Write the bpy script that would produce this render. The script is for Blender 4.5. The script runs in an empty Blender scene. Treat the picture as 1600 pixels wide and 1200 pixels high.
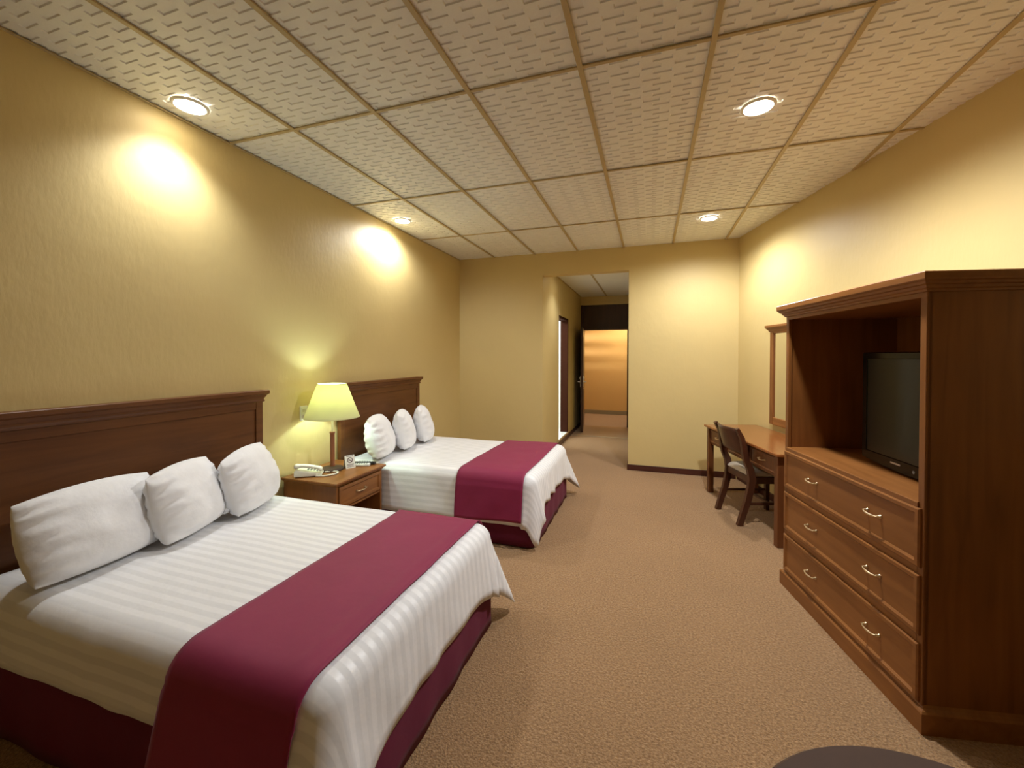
import bpy, bmesh, math, random
from mathutils import Vector, Matrix, noise
random.seed(4)
PI = math.pi
scene = bpy.context.scene
COL = scene.collection

# ------------------------------------------------------------------ camera
cam_d = bpy.data.cameras.new('camera'); cam = bpy.data.objects.new('camera', cam_d); COL.objects.link(cam)
F_PX, YAW, PITCH, ROLL = 643.9, 0.3173, -0.0133, 0.0012
fw = Vector((-math.sin(YAW)*math.cos(PITCH), math.cos(YAW)*math.cos(PITCH), math.sin(PITCH)))
rt0 = Vector((math.cos(YAW), math.sin(YAW), 0)); up0 = rt0.cross(fw)
rt = rt0*math.cos(ROLL) + up0*math.sin(ROLL); up = up0*math.cos(ROLL) - rt0*math.sin(ROLL)
M = Matrix((rt, up, -fw)).transposed().to_4x4(); M.translation = Vector((2.7334, 0.1715, 1.5031))
cam.matrix_world = M
cam_d.sensor_width = 36; cam_d.lens = F_PX/1600*36
cam_d.shift_x = -0.00275; cam_d.shift_y = -0.02156; cam_d.clip_start = 0.02
scene.camera = cam

# ------------------------------------------------------------------ world, exposure
w = bpy.data.worlds.new('world'); scene.world = w; w.use_nodes = True
w.node_tree.nodes['Background'].inputs[0].default_value = (1, .88, .7, 1)
w.node_tree.nodes['Background'].inputs[1].default_value = 0.0
vs = scene.view_settings
vs.view_transform = 'Standard'; vs.look = 'None'; vs.gamma = 1; vs.use_curve_mapping = False
vs.exposure = 0.27
SPOT_W = 47.0; SPOT_COL = (1.0, 1.025, 1.05)
SPOT_ANG = math.radians(125); SPOT_BLEND = 1.0
LAMP_W = 9.0; LAMP_COL = (.72, 1.0, .93)

# ------------------------------------------------------------------ room numbers (metres)
H = 2.948; D = 5.827; RX = 3.76; TH = 0.2544; YR = -1.41
TX0, TY0, TW, TL = 0.5626, 2.2505, 0.61, 1.2219          # ceiling grid
ws = Vector((math.sin(TH), -math.cos(TH), 0)); wd = Vector((-math.cos(TH), -math.sin(TH), 0)); WO = Vector((RX, D, 0))
def W2(s, d, z=0): return WO + ws*s + wd*d + Vector((0, 0, z))
WROT = math.atan2(ws.y, ws.x)

# ------------------------------------------------------------------ materials
def new_mat(name):
    m = bpy.data.materials.new(name); m.use_nodes = True
    nt = m.node_tree; b = nt.nodes['Principled BSDF']
    return m, nt, b
def L(nt, a, b): nt.links.new(a, b)
def plain(name, col, rough=.5, metal=0, spec=.5, emit=None, es=0, coat=0):
    m, nt, b = new_mat(name)
    n = nt.nodes.new('ShaderNodeTexNoise'); n.inputs['Scale'].default_value = 35; n.inputs['Detail'].default_value = 3
    tc = nt.nodes.new('ShaderNodeTexCoord'); L(nt, tc.outputs['Object'], n.inputs['Vector'])
    r = nt.nodes.new('ShaderNodeMapRange'); r.inputs[3].default_value = .93; r.inputs[4].default_value = 1.07
    L(nt, n.outputs[0], r.inputs[0])
    mx = nt.nodes.new('ShaderNodeMix'); mx.data_type = 'RGBA'; mx.blend_type = 'MULTIPLY'; mx.inputs[0].default_value = 1
    mx.inputs[6].default_value = (*col, 1); L(nt, r.outputs[0], mx.inputs[7]); L(nt, mx.outputs[2], b.inputs['Base Color'])
    b.inputs['Roughness'].default_value = rough; b.inputs['Metallic'].default_value = metal
    b.inputs['Specular IOR Level'].default_value = spec; b.inputs['Coat Weight'].default_value = coat
    if emit: b.inputs['Emission Color'].default_value = (*emit, 1); b.inputs['Emission Strength'].default_value = es
    return m
def paint(name, col, bump=.10, var=.05):
    m, nt, b = new_mat(name)
    tc = nt.nodes.new('ShaderNodeTexCoord')
    n1 = nt.nodes.new('ShaderNodeTexNoise'); n1.inputs['Scale'].default_value = 1.6; n1.inputs['Detail'].default_value = 4
    n2 = nt.nodes.new('ShaderNodeTexNoise'); n2.inputs['Scale'].default_value = 42; n2.inputs['Detail'].default_value = 5
    mp = nt.nodes.new('ShaderNodeMapping'); mp.inputs['Scale'].default_value = (1, 1, .35)
    L(nt, tc.outputs['Object'], n1.inputs['Vector']); L(nt, tc.outputs['Object'], mp.inputs[0]); L(nt, mp.outputs[0], n2.inputs['Vector'])
    r = nt.nodes.new('ShaderNodeMapRange'); r.inputs[3].default_value = 1-var; r.inputs[4].default_value = 1+var
    L(nt, n1.outputs[0], r.inputs[0])
    mx = nt.nodes.new('ShaderNodeMix'); mx.data_type = 'RGBA'; mx.blend_type = 'MULTIPLY'; mx.inputs[0].default_value = 1
    mx.inputs[6].default_value = (*col, 1); L(nt, r.outputs[0], mx.inputs[7]); L(nt, mx.outputs[2], b.inputs['Base Color'])
    ad = nt.nodes.new('ShaderNodeMath'); ad.operation = 'MULTIPLY_ADD'; ad.inputs[1].default_value = 9.0
    L(nt, n1.outputs[0], ad.inputs[0]); L(nt, n2.outputs[0], ad.inputs[2])
    bp = nt.nodes.new('ShaderNodeBump'); bp.inputs['Strength'].default_value = bump; bp.inputs['Distance'].default_value = .012
    L(nt, ad.outputs[0], bp.inputs['Height']); L(nt, bp.outputs[0], b.inputs['Normal'])
    b.inputs['Roughness'].default_value = .5; b.inputs['Specular IOR Level'].default_value = .35
    return m
def wood(name, c1, c2, axis='X', rough=.33, scale=1.0, coat=.25):
    m, nt, b = new_mat(name)
    tc = nt.nodes.new('ShaderNodeTexCoord'); mp = nt.nodes.new('ShaderNodeMapping')
    st = {'X': (1.2, 14, 14), 'Y': (14, 1.2, 14), 'Z': (14, 14, 1.2)}[axis]
    mp.inputs['Scale'].default_value = tuple(v*scale for v in st)
    L(nt, tc.outputs['Object'], mp.inputs[0])
    n = nt.nodes.new('ShaderNodeTexNoise'); n.inputs['Scale'].default_value = 1.4; n.inputs['Detail'].default_value = 6; n.inputs['Distortion'].default_value = .8
    L(nt, mp.outputs[0], n.inputs['Vector'])
    n2 = nt.nodes.new('ShaderNodeTexNoise'); n2.inputs['Scale'].default_value = 2.2; n2.inputs['Detail'].default_value = 2
    L(nt, tc.outputs['Object'], n2.inputs['Vector'])
    mm = nt.nodes.new('ShaderNodeMath'); mm.operation = 'MULTIPLY_ADD'; mm.inputs[1].default_value = .55
    L(nt, n.outputs[0], mm.inputs[0])
    m2 = nt.nodes.new('ShaderNodeMath'); m2.operation = 'MULTIPLY'; m2.inputs[1].default_value = .45; L(nt, n2.outputs[0], m2.inputs[0]); L(nt, m2.outputs[0], mm.inputs[2])
    cr = nt.nodes.new('ShaderNodeValToRGB'); cr.color_ramp.elements[0].position = .33; cr.color_ramp.elements[1].position = .68
    cr.color_ramp.elements[0].color = (*c1, 1); cr.color_ramp.elements[1].color = (*c2, 1)
    L(nt, mm.outputs[0], cr.inputs[0]); L(nt, cr.outputs[0], b.inputs['Base Color'])
    bp = nt.nodes.new('ShaderNodeBump'); bp.inputs['Strength'].default_value = .06; bp.inputs['Distance'].default_value = .004
    L(nt, n.outputs[0], bp.inputs['Height']); L(nt, bp.outputs[0], b.inputs['Normal'])
    b.inputs['Roughness'].default_value = rough; b.inputs['Specular IOR Level'].default_value = .35; b.inputs['Coat Weight'].default_value = coat; b.inputs['Coat Roughness'].default_value = .25
    return m
def carpet(name, c1, c2, c3):
    m, nt, b = new_mat(name)
    tc = nt.nodes.new('ShaderNodeTexCoord')
    n = nt.nodes.new('ShaderNodeTexNoise'); n.inputs['Scale'].default_value = 90; n.inputs['Detail'].default_value = 4; n.inputs['Roughness'].default_value = .7
    n3 = nt.nodes.new('ShaderNodeTexNoise'); n3.inputs['Scale'].default_value = 1.5; n3.inputs['Detail'].default_value = 3
    v = nt.nodes.new('ShaderNodeTexVoronoi'); v.inputs['Scale'].default_value = 130
    for q in (n, n3, v): L(nt, tc.outputs['Object'], q.inputs['Vector'])
    cr = nt.nodes.new('ShaderNodeValToRGB'); e = cr.color_ramp.elements
    e[0].position = .34; e[0].color = (*c1, 1); e[1].position = .66; e[1].color = (*c3, 1)
    k = e.new(.5); k.color = (*c2, 1)
    L(nt, n.outputs[0], cr.inputs[0])
    r = nt.nodes.new('ShaderNodeMapRange'); r.inputs[3].default_value = .88; r.inputs[4].default_value = 1.12; L(nt, n3.outputs[0], r.inputs[0])
    mx = nt.nodes.new('ShaderNodeMix'); mx.data_type = 'RGBA'; mx.blend_type = 'MULTIPLY'; mx.inputs[0].default_value = 1
    L(nt, cr.outputs[0], mx.inputs[6]); L(nt, r.outputs[0], mx.inputs[7]); L(nt, mx.outputs[2], b.inputs['Base Color'])
    ad = nt.nodes.new('ShaderNodeMath'); L(nt, n.outputs[0], ad.inputs[0]); L(nt, v.outputs['Distance'], ad.inputs[1])
    bp = nt.nodes.new('ShaderNodeBump'); bp.inputs['Strength'].default_value = .7; bp.inputs['Distance'].default_value = .006
    L(nt, ad.outputs[0], bp.inputs['Height']); L(nt, bp.outputs[0], b.inputs['Normal'])
    b.inputs['Roughness'].default_value = .95; b.inputs['Specular IOR Level'].default_value = .1
    b.inputs['Sheen Weight'].default_value = .2
    return m
def striped_cloth(name, col):
    m, nt, b = new_mat(name)
    uv = nt.nodes.new('ShaderNodeUVMap'); sx = nt.nodes.new('ShaderNodeSeparateXYZ'); L(nt, uv.outputs[0], sx.inputs[0])
    k = nt.nodes.new('ShaderNodeMath'); k.operation = 'MULTIPLY'; k.inputs[1].default_value = 2*PI/.05; L(nt, sx.outputs[1], k.inputs[0])
    s = nt.nodes.new('ShaderNodeMath'); s.operation = 'SINE'; L(nt, k.outputs[0], s.inputs[0])
    r = nt.nodes.new('ShaderNodeMapRange'); r.inputs[1].default_value = -.25; r.inputs[2].default_value = .25; L(nt, s.outputs[0], r.inputs[0])
    mx = nt.nodes.new('ShaderNodeMix'); mx.data_type = 'RGBA'; L(nt, r.outputs[0], mx.inputs[0])
    mx.inputs[6].default_value = (*[c*.88 for c in col], 1); mx.inputs[7].default_value = (*col, 1)
    L(nt, mx.outputs[2], b.inputs['Base Color'])
    rr = nt.nodes.new('ShaderNodeMapRange'); rr.inputs[3].default_value = .75; rr.inputs[4].default_value = .42; L(nt, r.outputs[0], rr.inputs[0])
    L(nt, rr.outputs[0], b.inputs['Roughness'])
    n = nt.nodes.new('ShaderNodeTexNoise'); n.inputs['Scale'].default_value = 7; n.inputs['Detail'].default_value = 4
    tc = nt.nodes.new('ShaderNodeTexCoord'); L(nt, tc.outputs['Object'], n.inputs['Vector'])
    bp = nt.nodes.new('ShaderNodeBump'); bp.inputs['Strength'].default_value = .25; bp.inputs['Distance'].default_value = .02
    L(nt, n.outputs[0], bp.inputs['Height']); L(nt, bp.outputs[0], b.inputs['Normal'])
    b.inputs['Sheen Weight'].default_value = .15
    return m
def cloth(name, col, rough=.8, bump=.2, scale=9, sheen=.3):
    m, nt, b = new_mat(name)
    tc = nt.nodes.new('ShaderNodeTexCoord')
    n = nt.nodes.new('ShaderNodeTexNoise'); n.inputs['Scale'].default_value = scale; n.inputs['Detail'].default_value = 5
    L(nt, tc.outputs['Object'], n.inputs['Vector'])
    r = nt.nodes.new('ShaderNodeMapRange'); r.inputs[3].default_value = .92; r.inputs[4].default_value = 1.08; L(nt, n.outputs[0], r.inputs[0])
    mx = nt.nodes.new('ShaderNodeMix'); mx.data_type = 'RGBA'; mx.blend_type = 'MULTIPLY'; mx.inputs[0].default_value = 1
    mx.inputs[6].default_value = (*col, 1); L(nt, r.outputs[0], mx.inputs[7]); L(nt, mx.outputs[2], b.inputs['Base Color'])
    bp = nt.nodes.new('ShaderNodeBump'); bp.inputs['Strength'].default_value = bump; bp.inputs['Distance'].default_value = .015
    L(nt, n.outputs[0], bp.inputs['Height']); L(nt, bp.outputs[0], b.inputs['Normal'])
    b.inputs['Roughness'].default_value = rough; b.inputs['Sheen Weight'].default_value = sheen; b.inputs['Specular IOR Level'].default_value = .3
    return m

WALL = paint('cream_plaster', (.65, .505, .225))
WALL_C = paint('ochre_plaster', (.70, .46, .20))
TILE_M = paint('ceiling_tile_white', (.85, .85, .81), bump=.12, var=.04)
BAR_M = plain('grid_bar_tan', (.50, .39, .20), .45)
FLOOR_M = carpet('brown_carpet', (.22, .12, .055), (.335, .195, .092), (.46, .285, .145))
FLOOR_C = carpet('pinkish_carpet', (.22, .14, .10), (.34, .23, .17), (.44, .32, .25))
BASE_M = wood('baseboard_wood', (.045, .012, .008), (.08, .022, .014), 'X', .4)
W_DARK_Y = wood('dark_stained_wood_y', (.10, .033, .008), (.19, .072, .020), 'Y', .42, 1, .05)
W_MED_X = wood('warm_brown_wood_x', (.20, .072, .016), (.33, .130, .034), 'X', .38, 1, .1)
W_MED_Y = wood('warm_brown_wood_y', (.15, .062, .022), (.27, .12, .045), 'Y', .30)
W_MED_Z = wood('warm_brown_wood_z', (.18, .062, .013), (.30, .112, .028), 'Z', .40, 1, .08)
W_DLEG = wood('dark_reddish_desk_wood', (.11, .036, .011), (.19, .066, .020), 'Z', .36, 1, .1)
W_DESK = wood('reddish_desk_wood', (.20, .060, .013), (.31, .105, .026), 'X', .22, coat=.5)
W_CHAIR = wood('dark_chair_wood', (.045, .013, .006), (.085, .027, .012), 'Z', .35)
W_DOOR = wood('dark_door_wood', (.030, .012, .008), (.060, .024, .014), 'Z', .4)
W_TABLE = wood('dark_table_wood', (.060, .036, .026), (.085, .052, .037), 'X', .6, 1, 0)
BRASS = plain('brass', (.72, .58, .38), .3, 1)
STEEL = plain('satin_steel', (.62, .60, .56), .3, 1)
SHEET_M = striped_cloth('white_satin_stripe', (.86, .86, .87))
PILLOW_M = cloth('white_pillow_cotton', (.84, .84, .85), .85, .35, 12, .15)
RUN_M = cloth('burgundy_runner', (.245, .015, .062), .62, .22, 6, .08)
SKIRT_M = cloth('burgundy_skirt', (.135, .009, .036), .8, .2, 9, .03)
MATT_M = cloth('mattress_ticking', (.7, .69, .65))
SEAT_M = cloth('beige_seat_fabric', (.52, .44, .34), .85, .1, 30)
PLASTIC_W = plain('ivory_plastic', (.78, .76, .64), .4)
PLASTIC_R = plain('white_remote_plastic', (.80, .80, .77), .4)
PLASTIC_B = plain('black_plastic', (.012, .012, .013), .35)
GLOSS_B = plain('gloss_black_bezel', (.005, .005, .005), .15, spec=.22)
SCREEN_M = plain('tv_screen', (.011, .011, .008), .3, spec=.4)
BTN_M = plain('grey_rubber', (.20, .20, .20), .6)
PAPER = plain('card_white', (.85, .84, .80), .6)
INK = plain('dark_print', (.10, .05, .05), .7)
WHITE_T = plain('white_bath_wall', (.88, .89, .88), .3)
LENS_M = plain('lamp_lens', (1, 1, 1), .3, emit=(1.0, .90, .72), es=30)
TRIM_M = plain('lamp_trim', (.82, .80, .74), .4)
BULB_M = plain('bulb', (1, 1, .95), .3, emit=(.9, 1, .85), es=14)
CREAM_ROD = plain('cream_metal', (.74, .66, .45), .3, .3)
GREY_SKIRT = plain('grey_stone_skirting', (.26, .22, .16), .6)
m, nt, b = new_mat('shade_fabric')       # translucent lamp shade
b.inputs['Base Color'].default_value = (.72, .68, .46, 1); b.inputs['Roughness'].default_value = .8
tr = nt.nodes.new('ShaderNodeBsdfTranslucent'); tr.inputs[0].default_value = (.60, .56, .28, 1)
mxs = nt.nodes.new('ShaderNodeMixShader'); mxs.inputs[0].default_value = .42
wv = nt.nodes.new('ShaderNodeTexNoise'); wv.inputs['Scale'].default_value = 60; bpn = nt.nodes.new('ShaderNodeBump'); bpn.inputs['Strength'].default_value = .1
L(nt, wv.outputs[0], bpn.inputs['Height']); L(nt, bpn.outputs[0], b.inputs['Normal'])
out = nt.nodes['Material Output']
L(nt, b.outputs[0], mxs.inputs[1]); L(nt, tr.outputs[0], mxs.inputs[2]); L(nt, mxs.outputs[0], out.inputs[0]); SHADE_M = m
m, nt, b = new_mat('mirror_glass'); b.inputs['Base Color'].default_value = (.88, .88, .84, 1); b.inputs['Metallic'].default_value = 1; b.inputs['Roughness'].default_value = .03; MIRROR_M = m

# ------------------------------------------------------------------ mesh helpers
def merge(bm, tmp):
    me = bpy.data.meshes.new('tmp'); tmp.to_mesh(me); bm.from_mesh(me); bpy.data.meshes.remove(me); tmp.free()
def box(bm, x0, x1, y0, y1, z0, z1, bev=0.0):
    t = bmesh.new(); bmesh.ops.create_cube(t, size=1)
    for v in t.verts: v.co = Vector(((x0+x1)/2+v.co.x*(x1-x0), (y0+y1)/2+v.co.y*(y1-y0), (z0+z1)/2+v.co.z*(z1-z0)))
    if bev: bmesh.ops.bevel(t, geom=list(t.edges), offset=bev, segments=2, affect='EDGES', profile=.5)
    merge(bm, t)
def rings(bm, rr, close=True, cap0=True, cap1=True):
    """bridge a list of equally long vertex rings"""
    vr = [[bm.verts.new(p) for p in r] for r in rr]; n = len(vr[0])
    for a, b_ in zip(vr, vr[1:]):
        for i in range(n if close else n-1):
            j = (i+1) % n
            try: bm.faces.new((a[i], a[j], b_[j], b_[i]))
            except ValueError: pass
    if cap0: bm.faces.new(list(reversed(vr[0])))
    if cap1: bm.faces.new(vr[-1])
    return vr
def molding(bm, x0, x1, y0, y1, prof, sides=(1, 1, 1, 1)):
    """rectangular mitred moulding: prof = [(overhang, z)], sides = grow on x0,x1,y0,y1"""
    rr = []
    for o, z in prof:
        rr.append([Vector((x0-o*sides[0], y0-o*sides[2], z)), Vector((x1+o*sides[1], y0-o*sides[2], z)),
                   Vector((x1+o*sides[1], y1+o*sides[3], z)), Vector((x0-o*sides[0], y1+o*sides[3], z))])
    rings(bm, rr)
def lathe(bm, prof, n=28, c=(0, 0), cap=True):
    rr = [[Vector((c[0]+r*math.cos(2*PI*i/n), c[1]+r*math.sin(2*PI*i/n), z)) for i in range(n)] for r, z in prof]
    rings(bm, rr, True, cap, cap)
def tube(bm, pts, r, n=8):
    pts = [Vector(p) for p in pts]; rr = []
    for i, p in enumerate(pts):
        t = (pts[min(i+1, len(pts)-1)] - pts[max(i-1, 0)]).normalized()
        a = t.cross(Vector((0, 0, 1)));
        if a.length < .05: a = t.cross(Vector((0, 1, 0)))
        a.normalize(); b_ = t.cross(a)
        rad = r[i] if isinstance(r, (list, tuple)) else r
        rr.append([p + a*rad*math.cos(2*PI*k/n) + b_*rad*math.sin(2*PI*k/n) for k in range(n)])
    rings(bm, rr)
def sweep_x(bm, path, wx, wy, xc):
    """rectangular bar whose centre line (y,z) lies in a plane x=xc"""
    rr = []
    for i, (y, z) in enumerate(path):
        a = path[min(i+1, len(path)-1)]; b_ = path[max(i-1, 0)]
        t = Vector((0, a[0]-b_[0], a[1]-b_[1])).normalized(); nrm = Vector((0, t.z, -t.y))
        h = wy[i] if isinstance(wy, (list, tuple)) else wy
        c = Vector((xc, y, z))
        rr.append([c+Vector((-wx/2, 0, 0))+nrm*h/2, c+Vector((wx/2, 0, 0))+nrm*h/2, c+Vector((wx/2, 0, 0))-nrm*h/2, c+Vector((-wx/2, 0, 0))-nrm*h/2])
    rings(bm, rr)
def obj(name, bm, mat, parent=None, smooth=False, label=None):
    bmesh.ops.recalc_face_normals(bm, faces=list(bm.faces))
    me = bpy.data.meshes.new(name); bm.to_mesh(me); bm.free()
    if smooth is True:
        for p in me.polygons: p.use_smooth = True
    elif smooth:
        for p in me.polygons: p.use_smooth = True
        me.set_sharp_from_angle(angle=math.radians(smooth))
    me.materials.append(mat)
    o = bpy.data.objects.new(name, me); COL.objects.link(o)
    if parent: o.parent = parent
    if label: o['label'] = label
    return o
def obox(name, dims, mat, parent=None, bev=0.0, smooth=False, label=None):
    bm = bmesh.new(); box(bm, *dims, bev); return obj(name, bm, mat, parent, smooth, label)
def thing(name, label, cat, loc=(0, 0, 0), rotz=0, group=None, kind=None):
    o = bpy.data.objects.new(name, None); COL.objects.link(o); o.empty_display_size = .1
    o.location = loc; o.rotation_euler = (0, 0, rotz)
    tag(o, label, cat, group, kind); return o
def tag(o, label=None, cat=None, group=None, kind=None):
    if label: o['label'] = label
    if cat: o['category'] = cat
    if group: o['group'] = group
    if kind: o['kind'] = kind
    return o
def struct(o, label=None, cat=None): return tag(o, label, cat, None, 'structure')
def copy_tree(o, parent=None):
    c = o.copy(); COL.objects.link(c); c.parent = parent
    for ch in list(o.children): copy_tree(ch, c)
    return c
def bail_handle(parent, x, z, yface, half=.055, mat=None, drop=.005):
    """pull with two posts and a bowed bar, on a face whose outside is -y"""
    bm = bmesh.new()
    for sx in (-1, 1):
        t = bmesh.new(); lathe(t, [(.009, 0), (.009, .003), (.005, .006), (.005, .018)], 10)
        bmesh.ops.rotate(t, verts=t.verts, matrix=Matrix.Rotation(PI/2, 3, 'X'))
        bmesh.ops.translate(t, verts=t.verts, vec=(x+sx*half, yface, z)); merge(bm, t)
    pts = []
    for i in range(11):
        u = -1+2*i/10
        pts.append((x+u*half*1.12, yface-.018-.007*(1-u*u), z-drop*(1-u*u)))
    tube(bm, pts, [.0028+.003*(1-abs(-1+2*i/10)) for i in range(11)], 8)
    return obj('handle', bm, mat or BRASS, parent, True)

# ------------------------------------------------------------------ room shell
o = obox('floor', (-.12, 6.0, YR-.12, 9.2, -.1, 0), FLOOR_M); struct(o, 'brown speckled carpet floor of the bedroom and entry hall', 'floor')
o = obox('wall_left', (-.12, 0, YR, D, 0, H+.1), WALL); struct(o, 'long cream plaster wall behind the two headboards', 'wall')
HX0, HX1 = 1.29, 2.46; HTOP = 2.645
bm = bmesh.new()
box(bm, -.12, HX0, D, D+.14, 0, H+.1); box(bm, HX1, RX+.5, D, D+.14, 0, H+.1); box(bm, HX0, HX1, D, D+.14, HTOP, H+.1)
o = obj('wall_back', bm, WALL); struct(o, 'cream end wall pierced by the opening to the entry hall', 'wall')
bm = bmesh.new(); box(bm, 0, 7.6, 0, .12, 0, H+.1)
o = obj('wall_right', bm, WALL); o.location = WO; o.rotation_euler = (0, 0, WROT); struct(o, 'slanting cream wall behind the desk and wardrobe', 'wall')
o = obox('wall_rear', (-.12, 6.0, YR-.12, YR, 0, H+.1), WALL); struct(o, 'cream wall behind the viewpoint', 'wall')

# ceiling: slab, embossed tiles and grid bars
o = obox('ceiling', (-.12, 6.0, YR-.12, D+.14, H+.045, H+.1), TILE_M); ceil = struct(o, 'suspended ceiling of embossed off-white tiles in a tan grid', 'ceiling')
def tile_bm():
    bm = bmesh.new(); dep = .0055; sl = .004; ln = .094; bw = .028; g = .004
    def q(*p): bm.faces.new([bm.verts.new(v) for v in p])
    y = g
    rows = []
    for k in range(13):
        rows.append((.010+.094*k, [-.021, .135, .291, .447])); rows.append((.056+.094*k, [.033, .189, .345, .501]))
    for y0, xs in rows:
        q((g, y, 0), (TW-g, y, 0), (TW-g, y0, 0), (g, y0, 0))
        y1 = y0+bw; x = g
        for a in xs:
            e = a+ln
            if a < g: a = g
            else: q((x, y0, 0), (a, y0, 0), (a, y1, 0), (x, y1, 0))
            i = [(a, y0, 0), (e, y0, 0), (e, y1, 0), (a, y1, 0)]
            j = [(a+sl, y0+sl, dep), (e-sl, y0+sl, dep), (e-sl, y1-sl, dep), (a+sl, y1-sl, dep)]
            for c in range(4): q(i[c], i[(c+1) % 4], j[(c+1) % 4], j[c])
            q(*j); x = e
        q((x, y0, 0), (TW-g, y0, 0), (TW-g, y1, 0), (x, y1, 0)); y = y1
    q((g, y, 0), (TW-g, y, 0), (TW-g, TL-g, 0), (g, TL-g, 0))
    bmesh.ops.remove_doubles(bm, verts=list(bm.verts), dist=1e-5)
    return bm
tb = tile_bm(); bmesh.ops.recalc_face_normals(tb, faces=list(tb.faces))
# make the flat side look down
if sum(f.normal.z*f.calc_area() for f in tb.faces) > 0: bmesh.ops.reverse_faces(tb, faces=list(tb.faces))
tile_me = bpy.data.meshes.new('ceiling_tile'); tb.to_mesh(tile_me); tile_me.materials.append(TILE_M)
ZT = H+.008
def wall_x(y): return RX+(D-y)*math.tan(TH)
for j in range(-3, 3):
    for k in range(-1, 9):
        x0 = TX0+k*TW; y0 = TY0+j*TL
        cuts = []
        if x0 > wall_x(y0): continue
        if x0 < 0: cuts.append(((0, 0, 0), (-1, 0, 0)))
        if y0+TL > D: cuts.append(((0, D, 0), (0, 1, 0)))
        if x0+TW > wall_x(y0+TL): cuts.append((tuple(WO), tuple(-wd)))
        me = tile_me
        if cuts:
            b2 = tb.copy(); bmesh.ops.translate(b2, verts=b2.verts, vec=(x0, y0, 0))
            for co, no in cuts:
                bmesh.ops.bisect_plane(b2, geom=list(b2.verts)+list(b2.edges)+list(b2.faces), plane_co=co, plane_no=no, clear_outer=True)
            bmesh.ops.translate(b2, verts=b2.verts, vec=(-x0, -y0, 0))
            if not b2.faces: b2.free(); continue
            me = bpy.data.meshes.new('ceiling_tile'); b2.to_mesh(me); b2.free(); me.materials.append(TILE_M)
        t = bpy.data.objects.new('ceiling_tile', me); COL.objects.link(t); t.parent = ceil
        # tiles lie a little unevenly on the grid
        t.location = (x0, y0, ZT); t.rotation_euler = (random.uniform(-.0015, .0015), random.uniform(-.002, .002), 0)
tb.free()
BWD = .013
for k in range(0, 9):                                     # main runners along the room
    x = TX0+k*TW; ye = D if x < RX else D-(x-RX)/math.tan(TH)
    if ye > YR: obox('grid_bar', (x-BWD, x+BWD, YR, ye, H-.004, H+.006), BAR_M, ceil, .002)
for j in range(-2, 3):                                    # cross bars
    y = TY0+j*TL; obox('grid_bar', (0, wall_x(y), y-BWD*.8, y+BWD*.8, H-.002, H+.006), BAR_M, ceil, .002)
obox('edge_angle', (0, .014, YR, D, H-.003, H+.004), BAR_M, ceil)

# baseboards
def bboard(name, x0, x1, y0, y1, lab): struct(obox(name, (x0, x1, y0, y1, 0, .075), BASE_M, None, .004), lab, 'baseboard')
bboard('baseboard_back', HX1-.012, RX-.02, D-.014, D, 'dark brown baseboard along the end wall right of the opening')
bboard('baseboard_left', 0, .013, 0, D, 'dark brown baseboard along the headboard wall')
bboard('baseboard_back_left', .013, HX0, D-.014, D, 'dark brown baseboard behind the far bed left of the opening')
o = obox('baseboard_right', (.02, 7.4, -.014, 0, 0, .075), BASE_M, None, .004); o.location = WO; o.rotation_euler = (0, 0, WROT)
struct(o, 'dark brown baseboard under the desk on the slanting wall', 'baseboard')

# entry hall
HE = 9.2; HC = 2.80; BY0, BY1, BZ = 6.91, 7.66, 2.15
bm = bmesh.new()
box(bm, HX0-.12, HX0, D+.14, BY0, 0, HC+.1); box(bm, HX0-.12, HX0, BY1+.06, HE, 0, HC+.1); box(bm, HX0-.12, HX0, BY0, BY1+.06, BZ+.04, HC+.1); box(bm, HX0-.12, HX0, BY0, BY1+.06, 0, .10)
o = obj('wall_hall_left', bm, WALL); struct(o, 'cream hall wall with the bright bathroom doorway', 'wall')
o = obox('wall_hall_right', (HX1, HX1+.12, D+.14, HE, 0, HC+.1), WALL); struct(o, 'cream right wall of the entry hall', 'wall')
DX0, DX1, DZ, TZ = 1.34, 2.27, 2.075, 2.62
bm = bmesh.new()
box(bm, HX0-.12, DX0-.05, HE, HE+.12, 0, HC+.1); box(bm, DX1+.045, HX1+.12, HE, HE+.12, 0, HC+.1); box(bm, DX0-.05, DX1+.045, HE, HE+.12, TZ, HC+.1)
o = obj('wall_hall_end', bm, WALL); struct(o, 'cream strip of wall above the entrance transom', 'wall')
o = obox('ceiling_hall', (HX0-.12, HX1+.12, D+.14, HE, HC, HC+.05), TILE_M); struct(o, 'plain tiled ceiling of the entry hall', 'ceiling')
obox('grid_bar', (1.83, 1.86, D+.14, HE, HC-.005, HC+.002), BAR_M, o); obox('grid_bar', (HX0, HX0+.02, D+.14, HE, HC-.006, HC+.002), BAR_M, o)
bboard('baseboard_hall_left', HX0, HX0+.013, D, HE-.05, 'dark brown baseboard along the left hall wall')
bboard('baseboard_hall_right', HX1-.013, HX1, D+.14, HE, 'dark brown baseboard along the right hall wall')
o = obox('trim_1', (HX0, HX1, 7.95, 7.99, 0, .008), plain('metal_strip', (.36, .28, .19), .5), None, .003); struct(o, 'pale carpet strip across the hall floor', 'trim')
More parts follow.
